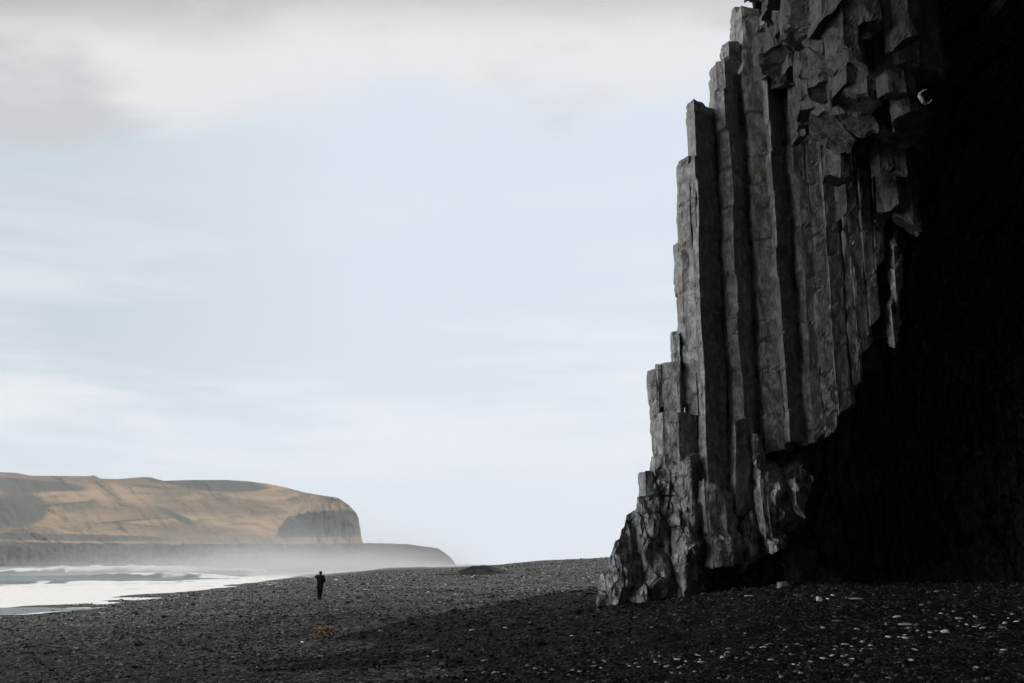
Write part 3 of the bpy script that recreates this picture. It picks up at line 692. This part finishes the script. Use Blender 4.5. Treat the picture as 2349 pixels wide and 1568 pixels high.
# body: pelvis, spine, neck, head; legs; arms (left raised to the face, elbow out)
bv = [(0,0,.93),(0,.0,1.12),(0,.01,1.32),(0,.01,1.44),(0,.03,1.52),(0,.04,1.60),(0,.04,1.67),
      (-.09,0,.88),(-.075,-.02,.50),(-.045,-.09,.09),(-.05,.04,.04),
      (.09,0,.88),(.065,.06,.50),(.035,.05,.09),(.035,.18,.04),
      (-.18,.0,1.43),(-.31,.05,1.38),(-.27,.16,1.52),(-.22,.19,1.58),
      (.18,.0,1.42),(.27,-.02,1.17),(.20,.16,1.08),(.16,.22,1.06)]
be = [(0,1),(1,2),(2,3),(3,4),(4,5),(5,6),(0,7),(7,8),(8,9),(9,10),(0,11),(11,12),(12,13),(13,14),(3,15),(15,16),(16,17),(17,18),(3,19),(19,20),(20,21),(21,22)]
brd = [(.14,.11),(.13,.10),(.15,.11),(.10,.08),.055,(.075,.085),(.06,.07),.085,.058,.042,.04,.085,.058,.042,.04,.06,.045,.035,.035,.06,.045,.035,.035]
skin('body', bv, be, brd, M_SKIN, person)
# fingers of each hand
for base_, dr in (((-.22,.19,1.58), (.3,.5,.8)), ((.16,.22,1.06), (-.2,.9,-.3))):
    fv, fe, fr = [base_], [], [.02]
    for q_ in range(5):
        o_ = np.array(base_)+np.array([0, 0, (q_-2)*.018]); d_ = np.array(dr)*(.07 if q_ else .05)/1.0
        p1 = o_+d_*.55; p2 = o_+d_+np.array([.012, 0, -.012]); i0 = len(fv)
        fv += [tuple(p1), tuple(p2)]; fe += [(0, i0), (i0, i0+1)]; fr += [.010, .008]
    skin('hand', fv, fe, fr, M_JKT, person, sub=1)
jv = [(0,0,.80),(0,0,.95),(0,0,1.15),(0,.0,1.34),(0,.01,1.46),(-.19,0,1.44),(-.32,.05,1.38),(-.28,.14,1.50),(.19,0,1.43),(.25,-.02,1.18),(.22,.13,1.09)]
je = [(0,1),(1,2),(2,3),(3,4),(3,5),(5,6),(6,7),(3,8),(8,9),(9,10)]
skin('jacket', jv, je, [(.21,.165),(.22,.17),(.22,.17),(.23,.17),(.12,.10),.115,.09,.065,.115,.09,.06], M_JKT, person, root=1)
skin('trousers', [(0,0,.90),(-.085,0,.84),(-.073,-.02,.50),(-.047,-.085,.13),(.085,0,.84),(.063,.06,.50),(.037,.05,.13)], [(0,1),(1,2),(2,3),(0,4),(4,5),(5,6)], [(.15,.12),(.13),.095,.075,.13,.095,.075], M_TRS, person)
for a_, b_ in (((-.045,-.10,.08), (-.05,.06,.045)), ((.035,.04,.08), (.035,.20,.045))):
    skin('boot', [(a_[0], a_[1], .2), a_, b_], [(0,1),(1,2)], [.06,.062,.05], M_BOOT, person, root=1)
skin('hair', [(0,.0,1.54),(0,.015,1.68),(0,.05,1.755)], [(0,1),(1,2)], [(.10,.105),(.12,.125),(.10,.10)], M_HAIR, person)
skin('face', [(0,.13,1.64),(0,.155,1.645)], [(0,1)], [.02,.014], M_SKIN, person, sub=1)

# ------------------------------------------------------------------ air: haze over the bay and spray over the surf
def box(name, lo, hi, mat, **props):
    x0_, y0_, z0_ = lo; x1, y1, z1 = hi
    v = [(x, y, z) for z in (z0_, z1) for y in (y0_, y1) for x in (x0_, x1)]
    f = [(0,2,3,1),(4,5,7,6),(0,1,5,4),(2,6,7,3),(0,4,6,2),(1,3,7,5)]
    c = np.array([(x0_+x1)/2, (y0_+y1)/2, (z0_+z1)/2]); v = np.array(v)-c
    o = mesh_obj(name, v, f, mat, **props); o.location = tuple(c); return o
mv = bpy.data.materials.new('haze'); mv.use_nodes = True; mv.node_tree.nodes.clear(); k = NT(mv.node_tree)
out = k.node('ShaderNodeOutputMaterial'); pvn = k.node('ShaderNodeVolumePrincipled', ins={'Color': rgb(.80, .88, .96), 'Density': 1.1e-4, 'Anisotropy': .25}); k.l.new(pvn.outputs[0], out.inputs['Volume'])
box('haze', (-3700, -3700, -7), (3700, 3700, 330), mv, kind='stuff', label='thin pale haze over the bay', category='haze')
mv2 = bpy.data.materials.new('spray'); mv2.use_nodes = True; mv2.node_tree.nodes.clear(); k = NT(mv2.node_tree)
out = k.node('ShaderNodeOutputMaterial')
co = k.node('ShaderNodeTexCoord').outputs['Object']; sx_ = k.node('ShaderNodeSeparateXYZ', ins={0: co})
# box is 260 x 620 x 34 m
nx = k.m('DIVIDE', sx_.outputs[0], 130.0); ny = k.m('DIVIDE', sx_.outputs[1], 310.0); zh = k.m('ADD', sx_.outputs[2], 17.0)
fall = k.m('EXPONENT', k.m('DIVIDE', zh, -5.0))
ex_ = k.m('MULTIPLY', k.m('MULTIPLY', k.ss(-.72, .05, nx), k.ss(.75, .0, nx)), k.ss(1.0, .5, k.m('ABSOLUTE', ny)))
nn = k.noise(k.vec(co, (.012, .006, .06)), 1.0, 4, .6)
dn = k.m('MULTIPLY', k.m('MULTIPLY', k.m('MULTIPLY', fall, ex_), k.ss(.25, .6, nn)), .030)
pvn = k.node('ShaderNodeVolumePrincipled', ins={'Color': rgb(.95, .96, .98), 'Density': dn, 'Anisotropy': .2}); k.l.new(pvn.outputs[0], out.inputs['Volume'])
sp = box('sea_spray', (-235, 230, SEA), (25, 850, SEA+34), mv2, kind='stuff', label='white spray drifting over the surf', category='spray')

# ------------------------------------------------------------------ sky and sun
SUN_EL, SUN_AZ = R(59), R(25)                 # azimuth from +X towards +Y
sv = np.array([math.cos(SUN_EL)*math.cos(SUN_AZ), math.cos(SUN_EL)*math.sin(SUN_AZ), math.sin(SUN_EL)])
ld = bpy.data.lights.new('sun', 'SUN'); ld.energy = 4.8; ld.angle = R(.53); ld.color = (1, .94, .85)
lo_ = bpy.data.objects.new('sun', ld); C.objects.link(lo_)
from mathutils import Vector
lo_.rotation_euler = Vector(tuple(sv)).to_track_quat('Z', 'Y').to_euler()
w = bpy.data.worlds.new('World'); SC.world = w; w.use_nodes = True; w.node_tree.nodes.clear(); k = NT(w.node_tree)
out = k.node('ShaderNodeOutputWorld'); bg = k.node('ShaderNodeBackground'); k.l.new(bg.outputs[0], out.inputs[0])
sk = k.node('ShaderNodeTexSky', sky_type='NISHITA'); sk.sun_disc = False; sk.sun_elevation = SUN_EL; sk.sun_rotation = math.pi/2-SUN_AZ
sk.air_density = 1.0; sk.dust_density = 2.0; sk.ozone_density = 1.5
dr = k.node('ShaderNodeTexCoord').outputs['Generated']; se = k.node('ShaderNodeSeparateXYZ', ins={0: dr}); dx, dy, dz = se.outputs[0], se.outputs[1], se.outputs[2]
big = k.noise(k.vec(dr, (1.3, 1.3, 2.6), loc=(.35, 0, .2)), 1.9, 4, .5, .1)
streak = k.noise(k.vec(dr, (1.0, 1.0, 7.0), (0, R(5), 0)), 2.4, 6, .55, .2)
wisp = k.noise(k.vec(dr, (2, 2, 5), loc=(3, 1, 0)), 1.9, 4, .5, .1)
S = 10.0
def cl(r_, g_, b_): return rgb(r_*S, g_*S, b_*S)
veil = k.mix(k.ss(-.45, -.12, dx), cl(.69, .77, .825), cl(.83, .895, .985))
col_ = k.mix(.82, sk.outputs[0], veil)
low_ = k.mix(k.ss(.40, .62, streak), col_, cl(.91, .92, .945))
col_ = k.mix(k.m('MULTIPLY', k.ss(.42, .05, dz), 1.0), col_, low_)
hz_ = k.ss(.22, .0, dz)
col_ = k.mix(k.m('MULTIPLY', hz_, .9), col_, cl(.90, .94, 1.02))
# cloud bank
q_ = k.m('DIVIDE', dz, k.m('MAXIMUM', dy, .05))
ha = k.m('DIVIDE', dx, k.m('MAXIMUM', dy, .05))
cv_ = k.node('ShaderNodeCombineXYZ', ins={0: ha, 1: q_, 2: 0.0}).outputs[0]
big = k.noise(k.vec(cv_, (1.0, 1.9, 1), loc=(.4, .3, 0)), 3.0, 5, .5, .1)
wisp = k.noise(k.vec(cv_, (1.0, 2.1, 1), loc=(3.1, 1, 0)), 3.4, 5, .52, .1)
zb_ = k.m('ADD', q_, k.m('ADD', k.m('MULTIPLY', k.m('SUBTRACT', big, .5), .26), k.m('MULTIPLY', ha, -.10)))
bank = k.ss(.455, .535, zb_)
shade = k.mix(k.ss(.30, .52, k.m('ADD', wisp, k.m('ADD', .04, k.m('MULTIPLY', k.ss(-.28, -.50, ha), -.14)))), cl(.60, .61, .63), cl(.82, .82, .835))
col_ = k.mix(k.m('MULTIPLY', bank, .93), col_, shade)
# heavy grey deck overhead; unseen sky behind and right dimmed to cut fill light
deck = k.ss(.555, .68, k.m('ADD', q_, k.m('MULTIPLY', k.m('SUBTRACT', wisp, .5), .12)))
col_ = k.mix(deck, col_, k.mix(k.ss(.52, .80, dz), cl(.30, .32, .34), cl(.07, .075, .085)))
behind = k.ss(-.05, -.6, k.m('ADD', dy, k.m('MULTIPLY', dx, -.5)))
col_ = k.mix(behind, col_, cl(.05, .055, .06))
right = k.ss(.62, .9, dx)
col_ = k.mix(right, col_, cl(.12, .13, .14))
dg = k.m('ADD', k.m('MULTIPLY', dx, -.965), k.m('MULTIPLY', dy, -.26))
left = k.m('MULTIPLY', k.ss(.80, .95, dg), k.ss(.50, .25, dz))  # unseen bright patch of sky added to light the left-facing columns
col_ = k.mix(left, col_, cl(9.4, 9.7, 10.0))
k.put(bg.inputs[0], col_); bg.inputs[1].default_value = .1

SC.view_settings.view_transform = 'Standard'; SC.view_settings.look = 'None'; SC.view_settings.exposure = 0; SC.view_settings.gamma = 1
SC.cycles.volume_step_rate = 1.0; SC.cycles.volume_max_steps = 128
SC.cycles.max_bounces = 6; SC.cycles.volume_bounces = 0
